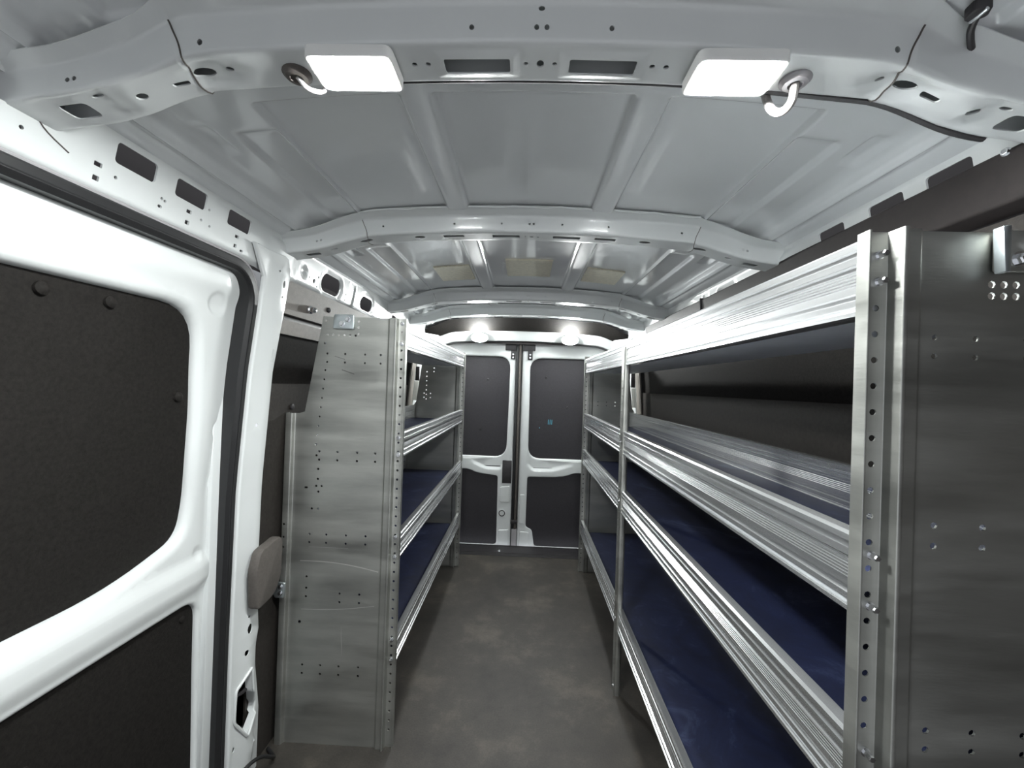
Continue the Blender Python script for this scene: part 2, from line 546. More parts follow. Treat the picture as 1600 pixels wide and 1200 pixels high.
def roof_panel(y0, y1, ny):
    xs = sorted(set(np.round(np.concatenate([np.linspace(-0.766, 0.766, 90)] +
        [s * np.linspace(c - 0.014, c + 0.014, 6) for s in (-1, 1) for c in (0.183, 0.247, 0.515, 0.525, 0.60, 0.697, 0.719, 0.64, 0.67)]), 4)))
    ys = sorted(set(np.round(np.concatenate([np.linspace(y0, y1, ny), np.linspace(y0 + 0.13, y0 + 0.146, 6), np.linspace(y1 - 0.056, y1 - 0.04, 6),
                                             np.linspace(y0 + 0.17, y0 + 0.28, 12)]), 4)))
    v = [(x, y, zroof(x) - roof_h(x, y, y0, y1)) for y in ys for x in xs]
    n = len(xs)
    f = [(j * n + i, j * n + i + 1, (j + 1) * n + i + 1, (j + 1) * n + i) for j in range(len(ys) - 1) for i in range(n - 1)]
    return from_py('roof_panel', v, f, ROOFP, ceil_, angle=60)
edges_y = [-0.7] + BOWS + [3.22]
for i in range(len(edges_y) - 1):
    roof_panel(edges_y[i], edges_y[i + 1], max(8, int((edges_y[i + 1] - edges_y[i]) / 0.03)))

BOW_P = Profile([(-0.082, 0.062), (-0.050, 0.048), (-0.040, 0.0), (0.034, 0.0), (0.030, 0.058), (0.058, 0.058)], 0.007, 4)
t_front = (BOW_P.corner[1] + BOW_P.corner[2]) / 2
t_bot = (BOW_P.corner[2] + BOW_P.corner[3]) / 2
def zbow(x):
    ax = abs(x)
    return 1.752 - 0.022 * (ax / 0.5) ** 2 - 0.026 * ss(0.50, 0.70, ax)
def bow(yc, big, label):
    def fmap(u, t, d):
        p, n = BOW_P.at(t)
        wdt = 1 + 0.38 * ss(0.50, 0.66, abs(u)) * (1 if big else 0.7)
        if p.x < 0: wdt = 1 - 0.42 * ss(0.46, 0.58, abs(u)) * (1 if big else 0.5)
        hh = 0.0
        if big:
            # raised collars round the slots and the oval lightening holes
            for cx in (-0.084, 0.098):
                dd = max(abs(u - cx) - 0.052, abs(t - t_bot) - 0.016, 0)
                hh += 0.004 * max(0, 1 - (dd / 0.010)) if dd < 0.010 else 0
            for cx in (-0.48, 0.525):
                dd = math.hypot((u - cx) / 1.6, t - t_bot)
                hh -= 0.006 * (1 - ss(0.018, 0.03, dd))
            for sx in (-1, 1):
                dd = max(abs(u - sx * 0.69) - 0.045, abs(t - t_bot) - 0.022, 0)
                hh -= 0.007 * (1 - ss(0.0, 0.02, dd))
        # overlap step of the end bracket
        hh += 0.0025 * ss(0.505, 0.512, abs(u))
        q = p - n * (hh - d) * -1.0 if False else p + n * (d - hh)
        dz = 0.012 * ss(0.50, 0.66, abs(u))
        return Vector((u, yc + q.x * wdt, zbow(u) + q.y * (1 - 0.15 * ss(0.55, 0.7, abs(u)))))
    # normals of the profile point up/inside: depth d positive must go up into the hat
    hs = []
    hl = lambda x, t, rx, ry=None, n=10: hs.append(ell(x, t, rx, ry, n))
    if big:
        hs += [rrect(-0.132, t_bot - 0.0135, -0.036, t_bot + 0.0135, 0.003, 2), rrect(0.050, t_bot - 0.0135, 0.146, t_bot + 0.0135, 0.003, 2)]
        hl(0.008, t_bot, 0.0055, 0.007); hl(-0.013, t_bot, 0.0035); hl(0.029, t_bot, 0.0035)
        for x in (-0.177, -0.157, 0.170, 0.190): hl(x, t_bot, 0.004)
        for x in (-0.495, 0.530): hl(x, t_bot + 0.002, 0.017, 0.009, 14)
        for x in (-0.455, 0.492): hl(x, t_bot, 0.006, 0.0045)
        for x in (-0.60, 0.635): hl(x, t_bot + 0.010, 0.009, 0.005)
        for x in (-0.535, 0.570): hs.append(rrect(x - 0.013, t_bot + 0.004, x + 0.013, t_bot + 0.011, 0.003, 3))
        for x in (-0.655, 0.665): hl(x, t_bot - 0.006, 0.009, 0.006)
        for x in (-0.705, 0.705): hs.append(rrect(x - 0.022, t_bot + 0.004, x + 0.022, t_bot + 0.026, 0.006, 3))
        for x in (-0.088, 0.001, 0.015, 0.103): hl(x, t_front + 0.006, 0.0035)
        for x in (-0.47, 0.483): hl(x, t_front + 0.010, 0.004)
        for x in (-0.678, -0.668): hl(x, t_front + 0.004, 0.0035)
        hl(0.007, t_front - 0.016, 0.0045, 0.003)
    else:
        for x in (-0.115, 0.075): hs.append(rrect(x, t_bot - 0.011, x + 0.085, t_bot + 0.011, 0.002, 2))
        for x in (-0.27, 0.205): hs.append(rrect(x, t_bot - 0.012, x + 0.065, t_bot + 0.006, 0.002, 2))
        hl(0.007, t_bot, 0.006, 0.005); hl(-0.012, t_bot, 0.003); hl(0.028, t_bot, 0.003)
        for x in (-0.345, 0.36): hl(x, t_bot - 0.004, 0.017, 0.010, 12)
        for x in (-0.515, 0.53): hl(x, t_bot - 0.004, 0.02, 0.011, 12)
        for x in (-0.62, 0.62): hl(x, t_bot, 0.011, 0.006)
        for x in (-0.69, 0.69): hs.append(rrect(x - 0.022, t_bot - 0.004, x + 0.022, t_bot + 0.015, 0.004, 3))
        for x in (-0.45, -0.23, -0.085, 0.0, 0.013, 0.10, 0.24, 0.46): hl(x, t_front, 0.0032, None, 8)
        for x in (-0.66, -0.647, 0.66, 0.647): hl(x, t_front, 0.0035, None, 8)
    us = sorted(set(list(np.round(np.linspace(-0.795, 0.795, 74), 4)) + ([x for c in (-0.084, 0.098) for x in (c - 0.063, c - 0.058, c - 0.053, c + 0.053, c + 0.058, c + 0.063)] if big else []) + [-0.512, -0.508, -0.504, 0.504, 0.508, 0.512]))
    extra = [t_bot + k * 0.008 for k in range(-4, 5)] + [t_front + k * 0.012 for k in (-1, 0, 1)]
    if big: extra += [t_bot + s * k for s in (-1, 1) for k in (0.016, 0.021, 0.026)]
    o = sheet('roof_bow', [(-0.80, 0), (0.80, 0), (0.80, BOW_P.len), (-0.80, BOW_P.len)], hs, fmap, PAINT, ceil_,
              ulines=us, vlines=BOW_P.lines(extra), rim=0.0025, angle=40, folds=BOW_P.t)
    o['label'] = label
    # dark joint where the end bracket laps over the middle section
    for sx in (-1, 1):
        ts = np.linspace(BOW_P.corner[1] - 0.004, BOW_P.corner[3] + 0.004, 26)
        path = [fmap(sx * (0.508 + 0.006 * math.sin(t * 60)), t, -0.0005) for t in ts]
        tube('lap_joint', path, 0.0013 if big else 0.0010, GREYPAD, ceil_, 6, 0)
    return o
bow(BOWS[0], True, 'wide front roof bow carrying two lamps')
bow(BOWS[1], False, 'roof bow above the door pillar')
bow(BOWS[2], False, 'third roof bow from the front')
bow(BOWS[3], False, 'rearmost roof bow near the doors')
# beads of seam sealer along the front flange of the second bow
for k, yb in enumerate(BOWS[:3]):
    pts = [(x, yb - 0.078 + 0.003 * math.sin(x * 47), zbow(x) + 0.061 + 0.001 * math.sin(x * 90)) for x in np.linspace(-0.50, 0.50, 60)]
    tube('sealer_bead', pts, 0.0035, PAINT, ceil_, 8, 0)

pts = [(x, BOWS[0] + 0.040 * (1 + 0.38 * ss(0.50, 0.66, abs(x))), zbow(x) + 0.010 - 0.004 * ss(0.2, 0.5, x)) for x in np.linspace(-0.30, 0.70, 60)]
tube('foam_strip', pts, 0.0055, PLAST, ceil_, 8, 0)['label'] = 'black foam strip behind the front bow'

# ================================================================== SIDE WALLS
def side_wall(s, name, label):
    w = empty(name, (s * 0.85, 1.3, 0), label, kind='structure')
    # --- upper rail (cantrail)
    prof = Profile([(0.800, 1.604), (0.786, 1.615), (0.767, 1.716), (0.722, 1.762), (0.700, 1.780)], 0.006, 4)
    tz = lambda z: prof.corner[1] + (z - 1.615) / (1.716 - 1.615) * (prof.corner[2] - prof.corner[1])
    def fm(u, t, d):
        p, n = prof.at(t)
        h = 0.0
        if 1.18 < u < 2.2:
            zz = p.y
            for cy, hw in ((1.6125, 0.0775), (1.9775, 0.0725)):          # dished collars round the long holes
                dd = math.hypot(max(abs(u - cy) - hw + 0.034, 0), max(abs(zz - 1.653), 0)) - 0.036
                h += 0.006 * (1 - ss(0.004, 0.016, dd))
            dd = math.hypot(u - 1.405, zz - 1.655)                         # round boss
            h += 0.007 * (1 - ss(0.010, 0.020, dd)) - 0.010 * (1 - ss(0.003, 0.010, dd))
            h -= 0.016 * ss(1.17, 1.23, u) * (1 - ss(1.30, 1.37, u)) * (1 - ss(1.69, 1.715, zz))   # gusset under the bow
            h += 0.006 * ss(1.755, 1.765, u) * (1 - ss(1.815, 1.825, u)) * (1 - ss(1.69, 1.71, zz))
        q = p - n * (d + h)
        return Vector((s * q.x, u, q.y))
    hs = []
    R = lambda y0, z0, y1, z1, r: hs.append(rrect(y0, tz(z0), y1, tz(z1), r, 4))
    E = lambda y, z, r, ry=None: hs.append(ell(y, tz(z), r, ry, 9))
    R(0.737, 1.673, 0.820, 1.711, 0.007); R(0.868, 1.673, 0.953, 1.711, 0.007); R(1.025, 1.673, 1.110, 1.711, 0.007)
    R(0.36, 1.673, 0.445, 1.711, 0.007); R(0.55, 1.673, 0.635, 1.711, 0.007)
    for y in (0.712, 0.912, 1.068):
        R(y - 0.007, 1.650, y + 0.007, 1.658, 0.001); R(y - 0.005, 1.625, y + 0.006, 1.634, 0.001)
    R(1.088, 1.621, 1.100, 1.627, 0.002); R(0.836, 1.632, 0.846, 1.638, 0.003)
    for y, z in ((0.745, 1.647), (0.842, 1.652), (0.85, 1.650), (0.965, 1.681), (0.948, 1.650), (0.975, 1.645), (1.155, 1.664), (1.155, 1.640), (1.175, 1.640), (1.13, 1.66), (0.60, 1.65), (0.42, 1.64)):
        E(y, z, 0.0033)
    R(1.535, 1.622, 1.690, 1.692, 0.034); R(1.905, 1.622, 2.05, 1.685, 0.034)
    for y, z, r in ((1.475, 1.64, 0.009), (1.44, 1.645, 0.004), (1.50, 1.66, 0.005), (1.50, 1.625, 0.004), (1.74, 1.65, 0.004), (1.74, 1.625, 0.004), (1.84, 1.64, 0.004), (1.88, 1.655, 0.004), (1.88, 1.625, 0.004), (2.12, 1.64, 0.005)):
        E(y, z, r)
    R(2.34, 1.625, 2.42, 1.67, 0.012); R(2.50, 1.625, 2.60, 1.67, 0.02)
    ul = sorted(set(np.round(list(np.arange(-0.70, 3.30, 0.09)) + list(np.arange(1.17, 2.12, 0.012)), 4)))
    o = sheet('upper_rail', [(-0.70, 0), (3.26, 0), (3.26, prof.len), (-0.70, prof.len)], hs, fm, PAINT, w,
              ulines=ul, vlines=prof.lines([tz(z) for z in np.arange(1.615, 1.71, 0.010)]), rim=0.004, folds=prof.t)
    # grooved joint strip on the roof flange
    for dx, dz in ((0.756, 1.7285), (0.742, 1.7425)):
        tube('seam', [(s * dx, -0.7, dz), (s * dx, 3.2, dz)], 0.0028, PAINT, w, 8, 0)
    # cavity behind the cut-outs
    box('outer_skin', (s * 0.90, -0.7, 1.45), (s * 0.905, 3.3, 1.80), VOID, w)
    return w, fm, tz

wl, fml, tzl = side_wall(-1, 'wall_left', 'left van side with sliding door opening, pillar and hardboard lining')
wr, fmr, tzr = side_wall(1, 'wall_right', 'right van side lined with dark hardboard behind the long shelving')

def wall_map(s, off=0.0):
    return lambda y, z, d: Vector((s * (W(z) + off + d), y, z))

# ---- left: rear pillar of the door opening
def pil_map(y, z, d):
    b = 0.012 * ss(1.215, 1.245, y)          # raised rear half of the pillar
    return Vector((-(W(z) - 0.018 - b + d + 0.02 * ss(1.285, 1.30, y)), y, z))
pil_out = [(1.185, 0.0), (1.335, 0.0), (1.335, 0.20), (1.300, 0.42), (1.272, 0.62), (1.272, 1.0), (1.275, 1.30), (1.288, 1.50), (1.292, 1.60), (1.31, 1.66), (1.12, 1.66), (1.185, 1.58), (1.190, 1.45), (1.187, 1.2), (1.183, 0.9), (1.180, 0.55)]
ph = [ell(1.262, 1.575, 0.007, 0.012), ell(1.262, 1.535, 0.004), rrect(1.255, 1.33, 1.259, 1.37, 0.001, 2), ell(1.228, 1.135, 0.004, 0.006),
      ell(1.245, 0.505, 0.009, 0.016), ell(1.240, 0.545, 0.004), ell(1.237, 0.435, 0.007, 0.009), ell(1.205, 0.165, 0.005, 0.008), ell(1.285, 0.13, 0.005),
      ell(1.235, 1.61, 0.003), rpoly([(1.207, 0.335), (1.255, 0.375), (1.262, 0.30), (1.302, 0.235), (1.296, 0.215), (1.245, 0.180), (1.205, 0.25)], 0.008, 3)]
sheet('door_pillar', pil_out, ph, pil_map, PAINT, wl, step=0.03, rim=0.012, roll=0.006, hrim=[0.003] * 10 + [0.02])
box('pillar_side', (-0.90, 1.12, -0.02), (-0.862, 1.30, 1.62), PAINT, wl, 0.004)
# raised lip of the striker opening
lip = [pil_map(y, z, -0.003) for y, z in rpoly([(1.203, 0.338), (1.257, 0.380), (1.266, 0.302), (1.306, 0.238), (1.299, 0.212), (1.245, 0.174), (1.200, 0.25)], 0.008, 3)]
tube('striker_lip', lip + [lip[0]], 0.004, PAINT, wl, 8, 0)
box('striker_pocket', (-0.90, 1.20, 0.17), (-0.862, 1.31, 0.385), GREYP, wl)
tube('striker_pin', [(-0.87, 1.215, 0.31), (-0.84, 1.235, 0.31), (-0.84, 1.262, 0.305)], 0.006, PLAST, wl, 8, 4)
# ---- left: rubber seal round the door opening
def seal_path(r, yr, zt, n=10):
    pts = [(-0.68, zt)] + [(y, zt) for y in np.linspace(-0.4, yr - r, 14)]
    for k in range(1, n + 1):
        a = math.pi / 2 * k / n
        pts.append((yr - r + r * math.sin(a), zt - r + r * math.cos(a)))
    for z in np.linspace(zt - r - 0.05, -0.01, 24): pts.append((yr - 0.004 * ss(1.4, 0.9, z), z))
    return pts
sp = [Vector((-(W(z) + 0.012), y, z)) for y, z in seal_path(0.10, 1.172, 1.590)]
sec = [(0.018, -0.016), (0.024, -0.008), (0.024, 0.010), (0.016, 0.020), (-0.020, 0.020), (-0.020, -0.016)]
tube('door_seal', sp, 0.02, RUBBER, wl, section=sec, smooth_n=0, upv=(1, 0, 0))
sp2 = [Vector((-(W(z) - 0.004), y, z)) for y, z in seal_path(0.108, 1.186, 1.605)]
tube('opening_flange', sp2, 0.004, GREYP, wl, 8, 0)
sp3 = [Vector((-(W(z) - 0.008), y, z)) for y, z in seal_path(0.10, 1.165, 1.583)]
tube('seal_bead', sp3, 0.0055, RUBBER, wl, 8, 0)

# ---- panel joint at the front of the left upper rail
jp = [(0.585, 1.726), (0.590, 1.712), (0.605, 1.700), (0.612, 1.692), (0.616, 1.676), (0.632, 1.662), (0.665, 1.648)]
tube('panel_joint', [(-(0.767 + (1.716 - z) * 0.188 - 0.0005 if z < 1.716 else 0.767 - (z - 1.716) * 0.98 - 0.0005), y, z) for y, z in jp], 0.0012, GREYPAD, wl, 6, 3)

# ---- linings of both sides
def linings(s, w, y0, y1):
    mp = wall_map(s, 0.0)
    lo = sheet('lining_panel', [(y0, -0.005), (y1, -0.005), (y1, 1.262), (y0, 1.262)], [], wall_map(s, 0.004), BOARD_B, w, step=0.12, rim=0.006)
    lo['label'] = 'lower hardboard lining panel'
    o2 = sheet('lining_panel', [(y0, 1.255), (y1, 1.255), (y1, 1.44), (y0, 1.44)], [], wall_map(s, 0.022), BOARD, w, step=0.08, rim=0.01)
    o2['label'] = 'black window blanking panel'
    return lo
linings(-1, wl, 1.285, 3.05)
linings(1, wr, -0.7, 3.05)
o = sheet('lining_panel', [(1.29, 1.430), (3.05, 1.440), (3.05, 1.488), (1.29, 1.478)], [], wall_map(-1, 0.006), BOARD_T, wl, step=0.1, rim=0.02)
o = sheet('lining_panel', [(1.285, 1.497), (3.05, 1.507), (3.05, 1.610), (1.285, 1.606)], [], wall_map(-1, 0.002), BOARD_T, wl, step=0.1, rim=0.02)
o['label'] = 'grey-brown hardboard strip under the upper rail'
box('lining_gap', (-0.86, 1.29, 1.46), (-0.83, 3.05, 1.52), PLAST, wl)
# clip and screw on the left upper lining
b0 = lathe('clip', [(0.014, 0.0), (0.014, 0.016), (0.010, 0.020), (0.010, 0.034), (0.005, 0.036)], (-0.800, 1.475, 1.535), (1, -0.35, -0.1), ZINC, wl)
lathe('screw_cap', [(0.010, 0.0), (0.010, 0.006), (0.006, 0.009)], (-0.797, 1.62, 1.56), (1, -0.3, 0), PLAST, wl)
for y in (1.45, 1.95, 2.5):
    for z in (1.18, 0.62):
        lathe('lining_plug', [(0.011, 0.0), (0.010, 0.004), (0.004, 0.006)], (-(W(z)), y, z), (1, 0, 0), PLAST, wl, 12)

# ---- right: long dark cover under the cut-outs
cov = Profile([(0.772, 1.685), (0.756, 1.684), (0.764, 1.600), (0.800, 1.590)], 0.006, 4)
def covm(u, t, d):
    p, n = cov.at(t)
    q = p + n * d
    return Vector((q.x, u, q.y))
o = sheet('cable_cover', [(-0.70, 0), (2.62, 0), (2.62, cov.len), (-0.70, cov.len)], [], covm, COVER, wr, step=0.3, vlines=cov.lines(), rim=0.012, folds=cov.t)
o['label'] = 'long dark brown cover strip below the roof rail'
tube('cover_edge', [(0.800, -0.7, 1.580), (0.800, 2.6, 1.580)], 0.0025, PAINT, wr, 6, 0)
sheet('lining_panel', [(-0.7, 1.43), (3.05, 1.43), (3.05, 1.585), (-0.7, 1.585)], [], wall_map(1, 0.004), BOARD_B, wr, step=0.12, rim=0.02)
box('cover_strap', (0.752, 1.80, 1.600), (0.766, 1.812, 1.690), PLAST, wr, 0.003)
bolt(wr, (0.757, 0.675, 1.680), (-1, -0.2, 0), 0.005, 0.006)

# ---- rear corner pillars with black and white strips
for s, w in ((-1, wl), (1, wr)):
    sheet('rear_pillar', [(3.0, -0.02), (3.28, -0.02), (3.28, 1.66), (3.0, 1.66)], [], lambda y, z, d, s=s: Vector((s * (W(z) - 0.02 - 0.10 * ss(3.05, 3.25, y) + d), y, z)), PAINT, w, step=0.06, rim=0.02)
    sheet('pillar_board', [(2.90, 0.9), (3.02, 0.9), (3.02, 1.45), (2.90, 1.45)], [], lambda y, z, d, s=s: Vector((s * (W(z) - 0.012 + d), y, z)), BOARD_T, w, step=0.06, rim=0.01)
    prism('pillar_strip', [(s * 0.800, 1.155), (s * 0.772, 1.155), (s * 0.758, 1.295), (s * 0.788, 1.295)], 'Y', 2.935, 2.95, WHITE, w, 0.002)
    prism('pillar_slot', [(s * 0.788, 1.297), (s * 0.760, 1.297), (s * 0.760, 1.40), (s * 0.786, 1.40)], 'Y', 2.937, 2.95, PLAST, w, 0.002)

# ================================================================== SLIDING DOOR (left)
d1 = empty('door_1', (-0.87, 0.4, 0), 'white sliding side door with two dark lining panels', kind='structure')
up_hole = rpoly([(-0.55, 0.80), (0.86, 0.808), (1.035, 0.860), (1.052, 0.95), (1.046, 1.20), (1.020, 1.452), (-0.55, 1.452)], [0.05, 0.14, 0.06, 0.05, 0.05, 0.10, 0.05], 6)
lo_hole = rpoly([(-0.55, 0.12), (1.112, 0.12), (1.096, 0.672), (-0.55, 0.685)], [0.03, 0.02, 0.05, 0.03], 5)
def door_map(y, z, d):
    # shallow pressed belt and outer shoulder
    b = 0.012 * (1 - ss(0.0, 0.05, abs(z - 0.742) - 0.012)) if abs(z - 0.742) < 0.07 else 0
    b -= 0.012 * ss(1.08, 1.17, y)
    b += 0.010 * (ss(1.47, 1.53, z) * (1 - ss(1.55, 1.60, z)))
    dd = math.hypot(y - 1.07, (z - 1.475))
    b += -0.005 * (1 - ss(0.022, 0.034, dd))
    for (yy, zz) in ((1.125, 1.13), (1.12, 0.985), (1.085, 0.80)):
        dd = math.hypot((y - yy) * 1.4, z - zz)
        b += -0.004 * (1 - ss(0.008, 0.024, dd))
    return Vector((-(W(z) + 0.022 - b + d), y, z))
uls = sorted(set(np.round(list(np.linspace(-0.6, 1.0, 50)) + list(np.linspace(0.98, 1.175, 32)), 4)))
vls = sorted(set(np.round(list(np.linspace(0.02, 1.60, 50)) + list(np.linspace(0.66, 0.83, 20)) + list(np.linspace(1.42, 1.60, 26)) + list(np.linspace(0.76, 1.18, 48)), 4)))
fr = sheet('door_frame', [(-0.60, 0.02), (1.178, 0.02), (1.178, 1.602), (-0.60, 1.602)], [up_hole, lo_hole], door_map, PAINT, d1,
           ulines=uls, vlines=vls, rim=0.02, hroll=[0.022, 0.010], hrim=[0.030, 0.018], roll=0.008)
up_p = sheet('lining_panel', rrect(-0.58, 0.76, 1.08, 1.485, 0.03), [], lambda y, z, d: Vector((-(W(z) + 0.046 + d), y, z)), BOARD, d1, step=0.08, rim=0.004)
up_p['label'] = 'upper dark hardboard panel in the window frame'
lo_p = sheet('lining_panel', rrect(-0.58, 0.08, 1.13, 0.71, 0.03), [], lambda y, z, d: Vector((-(W(z) + 0.036 + d), y, z)), BOARD, d1, step=0.08, rim=0.004)
lo_p['label'] = 'lower dark hardboard panel below the belt'
for y, z in ((0.695, 1.425), (0.815, 1.425), (0.40, 1.425), (1.010, 1.225)):
    lathe('trim_plug', [(0.013, 0.0), (0.012, 0.005), (0.006, 0.009), (0.002, 0.010)], (-(W(z) + 0.046), y, z), (1, 0, 0.08), BOARD, d1, 14)
for y, z in ((1.06, 0.635), (0.72, 0.55), (0.40, 0.60)):
    lathe('trim_plug', [(0.009, 0.0), (0.008, 0.003), (0.003, 0.005)], (-(W(z) + 0.036), y, z), (1, 0, 0.08), BOARD, d1, 14)

# ================================================================== REAR END
hd = empty('wall_rear', (0, 3.25, 1.6), 'white rear header above the doors with black arched trim', kind='structure')
def zarch(x, z0, k=0.05): return z0 - k * (x / 0.6) ** 2 - 0.06 * ss(0.55, 0.80, abs(x))
def arch_strip(name, za, zb, ya, yb, m, parent, ka=0.03, kb=0.03, xr=0.80, thick=0.01):
    xs = np.linspace(-xr, xr, 60); v = []; f = []
    for x in xs:
        A = (x, ya, zarch(x, za, ka)); B = (x, yb, zarch(x, zb, kb))
        v += [A, B, (x, yb + thick, B[2]), (x, ya + thick, A[2])]
    for i in range(len(xs) - 1):
        for k in range(4):
            f.append((i * 4 + k, i * 4 + (k + 1) % 4, (i + 1) * 4 + (k + 1) % 4, (i + 1) * 4 + k))
    return from_py(name, v, f, m, parent)
arch_strip('arched_trim', 1.800, 1.712, 3.10, 3.20, BOARD, hd, 0.030, 0.022)
arch_strip('header_panel', 1.735, 1.640, 3.215, 3.255, PAINT, hd, 0.028, 0.022)
arch_strip('header_lip', 1.642, 1.632, 3.250, 3.31, RUBBER, hd, 0.022, 0.022)
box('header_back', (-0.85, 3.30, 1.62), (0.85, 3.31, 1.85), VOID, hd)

YD = 3.35
def rear_door(name, label, x0, x1, upper, lower, pocket):
    d = empty(name, ((x0 + x1) / 2, YD, 0), label, kind='structure')
    def fm(x, z, dep):
        px0, px1 = pocket[0], pocket[1]
        wl_, wr_ = pocket[2], pocket[3]
        zb = 0.588 + 0.050 * (1 - ss(px0, px0 + wl_ * 1.6, x)) + 0.050 * ss(px1 - wr_ * 1.6, px1, x)
        k = ss(zb, zb + 0.032, z) * (1 - ss(0.715, 0.74, z)) * ss(px0, px0 + wl_, x) * (1 - ss(px1 - wr_, px1, x))
        return Vector((x, YD + dep + 0.017 * k, z))
    ulx = sorted(set(np.round(list(np.linspace(x0, x1, 28)) + list(np.linspace(pocket[0], pocket[1], 18)), 4)))
    vlz = sorted(set(np.round(list(np.linspace(-0.08, 1.64, 34)) + list(np.linspace(0.57, 0.72, 26)), 4)))
    out = rpoly([(x0, -0.08), (x1, -0.08), (x1, 1.635), (x0, 1.635)], 0.03)
    sheet('door_frame', out, [upper, lower], fm, PAINT, d, ulines=ulx, vlines=vlz, rim=0.05, roll=0.012, hroll=[0.014, 0.006], hrim=[0.03, 0.02])
    ux = [p[0] for p in upper]; uz = [p[1] for p in upper]
    box('upper_lining', (min(ux) - 0.03, YD + 0.026, min(uz) - 0.03), (max(ux) + 0.03, YD + 0.034, max(uz) + 0.03), BLACKP, d)
    lx = [p[0] for p in lower]; lz = [p[1] for p in lower]
    lp = box('lower_lining', (min(lx) - 0.03, YD + 0.016, min(lz) - 0.02), (max(lx) + 0.03, YD + 0.024, max(lz) + 0.03), BLACKP, d)
    return d
ul = rpoly([(-0.74, 0.70), (-0.13, 0.70), (-0.122, 1.10), (-0.118, 1.52), (-0.74, 1.52)], [0.09, 0.10, 0, 0.10, 0.09], 6)
ll = rpoly([(-0.74, -0.020), (-0.188, -0.020), (-0.192, 0.545), (-0.30, 0.555), (-0.375, 0.566), (-0.43, 0.592), (-0.74, 0.594)], [0.02, 0.03, 0.02, 0.03, 0.03, 0.03, 0.02], 4)
d2 = rear_door('door_2', 'left rear door, white frame with black latch cover beside the seal', -0.80, -0.072, ul, ll, (-0.43, -0.12, 0.10, 0.04))
ur = rpoly([(0.05, 0.695), (0.74, 0.695), (0.74, 1.515), (0.045, 1.515), (0.048, 1.10)], [0.10, 0.09, 0.09, 0.10, 0], 6)
lr = rpoly([(0.122, -0.020), (0.74, -0.020), (0.74, 0.590), (0.43, 0.588), (0.36, 0.560), (0.27, 0.549), (0.05, 0.545), (0.048, 0.135), (0.100, 0.112)], [0.02, 0.02, 0.02, 0.03, 0.03, 0.03, 0.02, 0.02, 0.02], 4)
d3 = rear_door('door_3', 'right rear door, white frame with cyan pen marks on its upper panel', -0.022, 0.80, ur, lr, (0.035, 0.44, 0.04, 0.14))
# left door details
box('latch_cover', (-0.156, YD - 0.008, 0.486), (-0.081, YD + 0.01, 0.672), PLAST, d2, 0.004)
lathe('lock_hole', [(0.026, 0.0), (0.026, 0.003), (0.02, 0.003), (0.018, -0.001)], (-0.148, YD - 0.001, 0.240), (0, -1, 0), PLAST, d2, 18)
lathe('lock_ring', [(0.032, -0.002), (0.032, 0.001), (0.027, 0.002)], (-0.148, YD, 0.240), (0, -1, 0), PAINT, d2, 18)
def raised(parent, loop, m=PAINT, dep=0.006):
    sheet('pressed_boss', loop, [], lambda x, z, d: Vector((x, YD - dep + d, z)), m, parent, step=0.05, roll=0.005, rim=dep + 0.002)
raised(d2, rpoly([(-0.170, 0.33), (-0.090, 0.33), (-0.090, 0.465), (-0.170, 0.455)], 0.012))
raised(d2, rpoly([(-0.172, -0.02), (-0.088, -0.02), (-0.088, 0.11), (-0.172, 0.105)], 0.012))
raised(d3, rpoly([(-0.005, -0.03), (0.080, -0.03), (0.075, 0.095), (0.0, 0.10)], 0.015))
raised(d3, rpoly([(-0.008, 0.16), (0.035, 0.16), (0.035, 0.40), (-0.008, 0.40)], 0.012), dep=0.004)
box('top_latch', (-0.162, YD - 0.02, 1.572), (-0.076, YD + 0.01, 1.625), PLAST, d2, 0.003)
box('latch_bracket', (-0.116, YD - 0.014, 1.500), (-0.080, YD + 0.01, 1.575), PLAST, d2, 0.004)
box('top_latch', (-0.018, YD - 0.02, 1.572), (0.082, YD + 0.01, 1.628), PLAST, d3, 0.003)
box('latch_bracket', (0.022, YD - 0.014, 1.498), (0.062, YD + 0.01, 1.575), PLAST, d3, 0.004)
for par, x in ((d2, -0.098), (d3, 0.042)):
    for z in (1.515, 1.54): bolt(par, (x, YD - 0.014, z), (0, -1, 0), 0.005, 0.004)
box('bottom_latch', (-0.075, YD - 0.03, 0.165), (-0.020, YD - 0.002, 0.192), PLAST, d2, 0.003)
box('bottom_latch_body', (-0.066, YD - 0.02, -0.05), (-0.024, YD + 0.0, 0.12), GREYP, d2, 0.004)
# seal between the doors
box('centre_seal', (-0.071, YD - 0.012, -0.06), (-0.050, YD + 0.03, 1.62), RUBBER, d3, 0.004)
box('centre_seal', (-0.048, YD - 0.018, -0.06), (-0.030, YD + 0.03, 1.62), GREYPAD, d3, 0.005)
box('seal_backing', (-0.09, YD + 0.032, -0.08), (0.0, YD + 0.05, 1.63), RUBBER, d3)
# cyan marks
for k in range(3):
    x = 0.205 + k * 0.014
    prism('pen_mark', [(x, 0.975), (x + 0.004, 0.975), (x + 0.006, 1.015), (x + 0.002, 1.015)], 'Y', YD + 0.0245, YD + 0.0262, CYAN, d3)
lathe('pen_mark', [(0.004, 0), (0.004, 0.001), (0.003, 0.0015)], (0.137, YD + 0.026, 0.945), (0, -1, 0), CYAN, d3, 10)
for par, x, z in ((d2, -0.30, 1.33), (d2, -0.35, 0.92), (d3, 0.18, 1.36), (d3, 0.36, 1.12)):
    lathe('trim_plug', [(0.009, 0.0), (0.008, 0.003), (0.003, 0.005)], (x, YD + 0.026, z), (0, -1, 0), PLAST, par, 12)

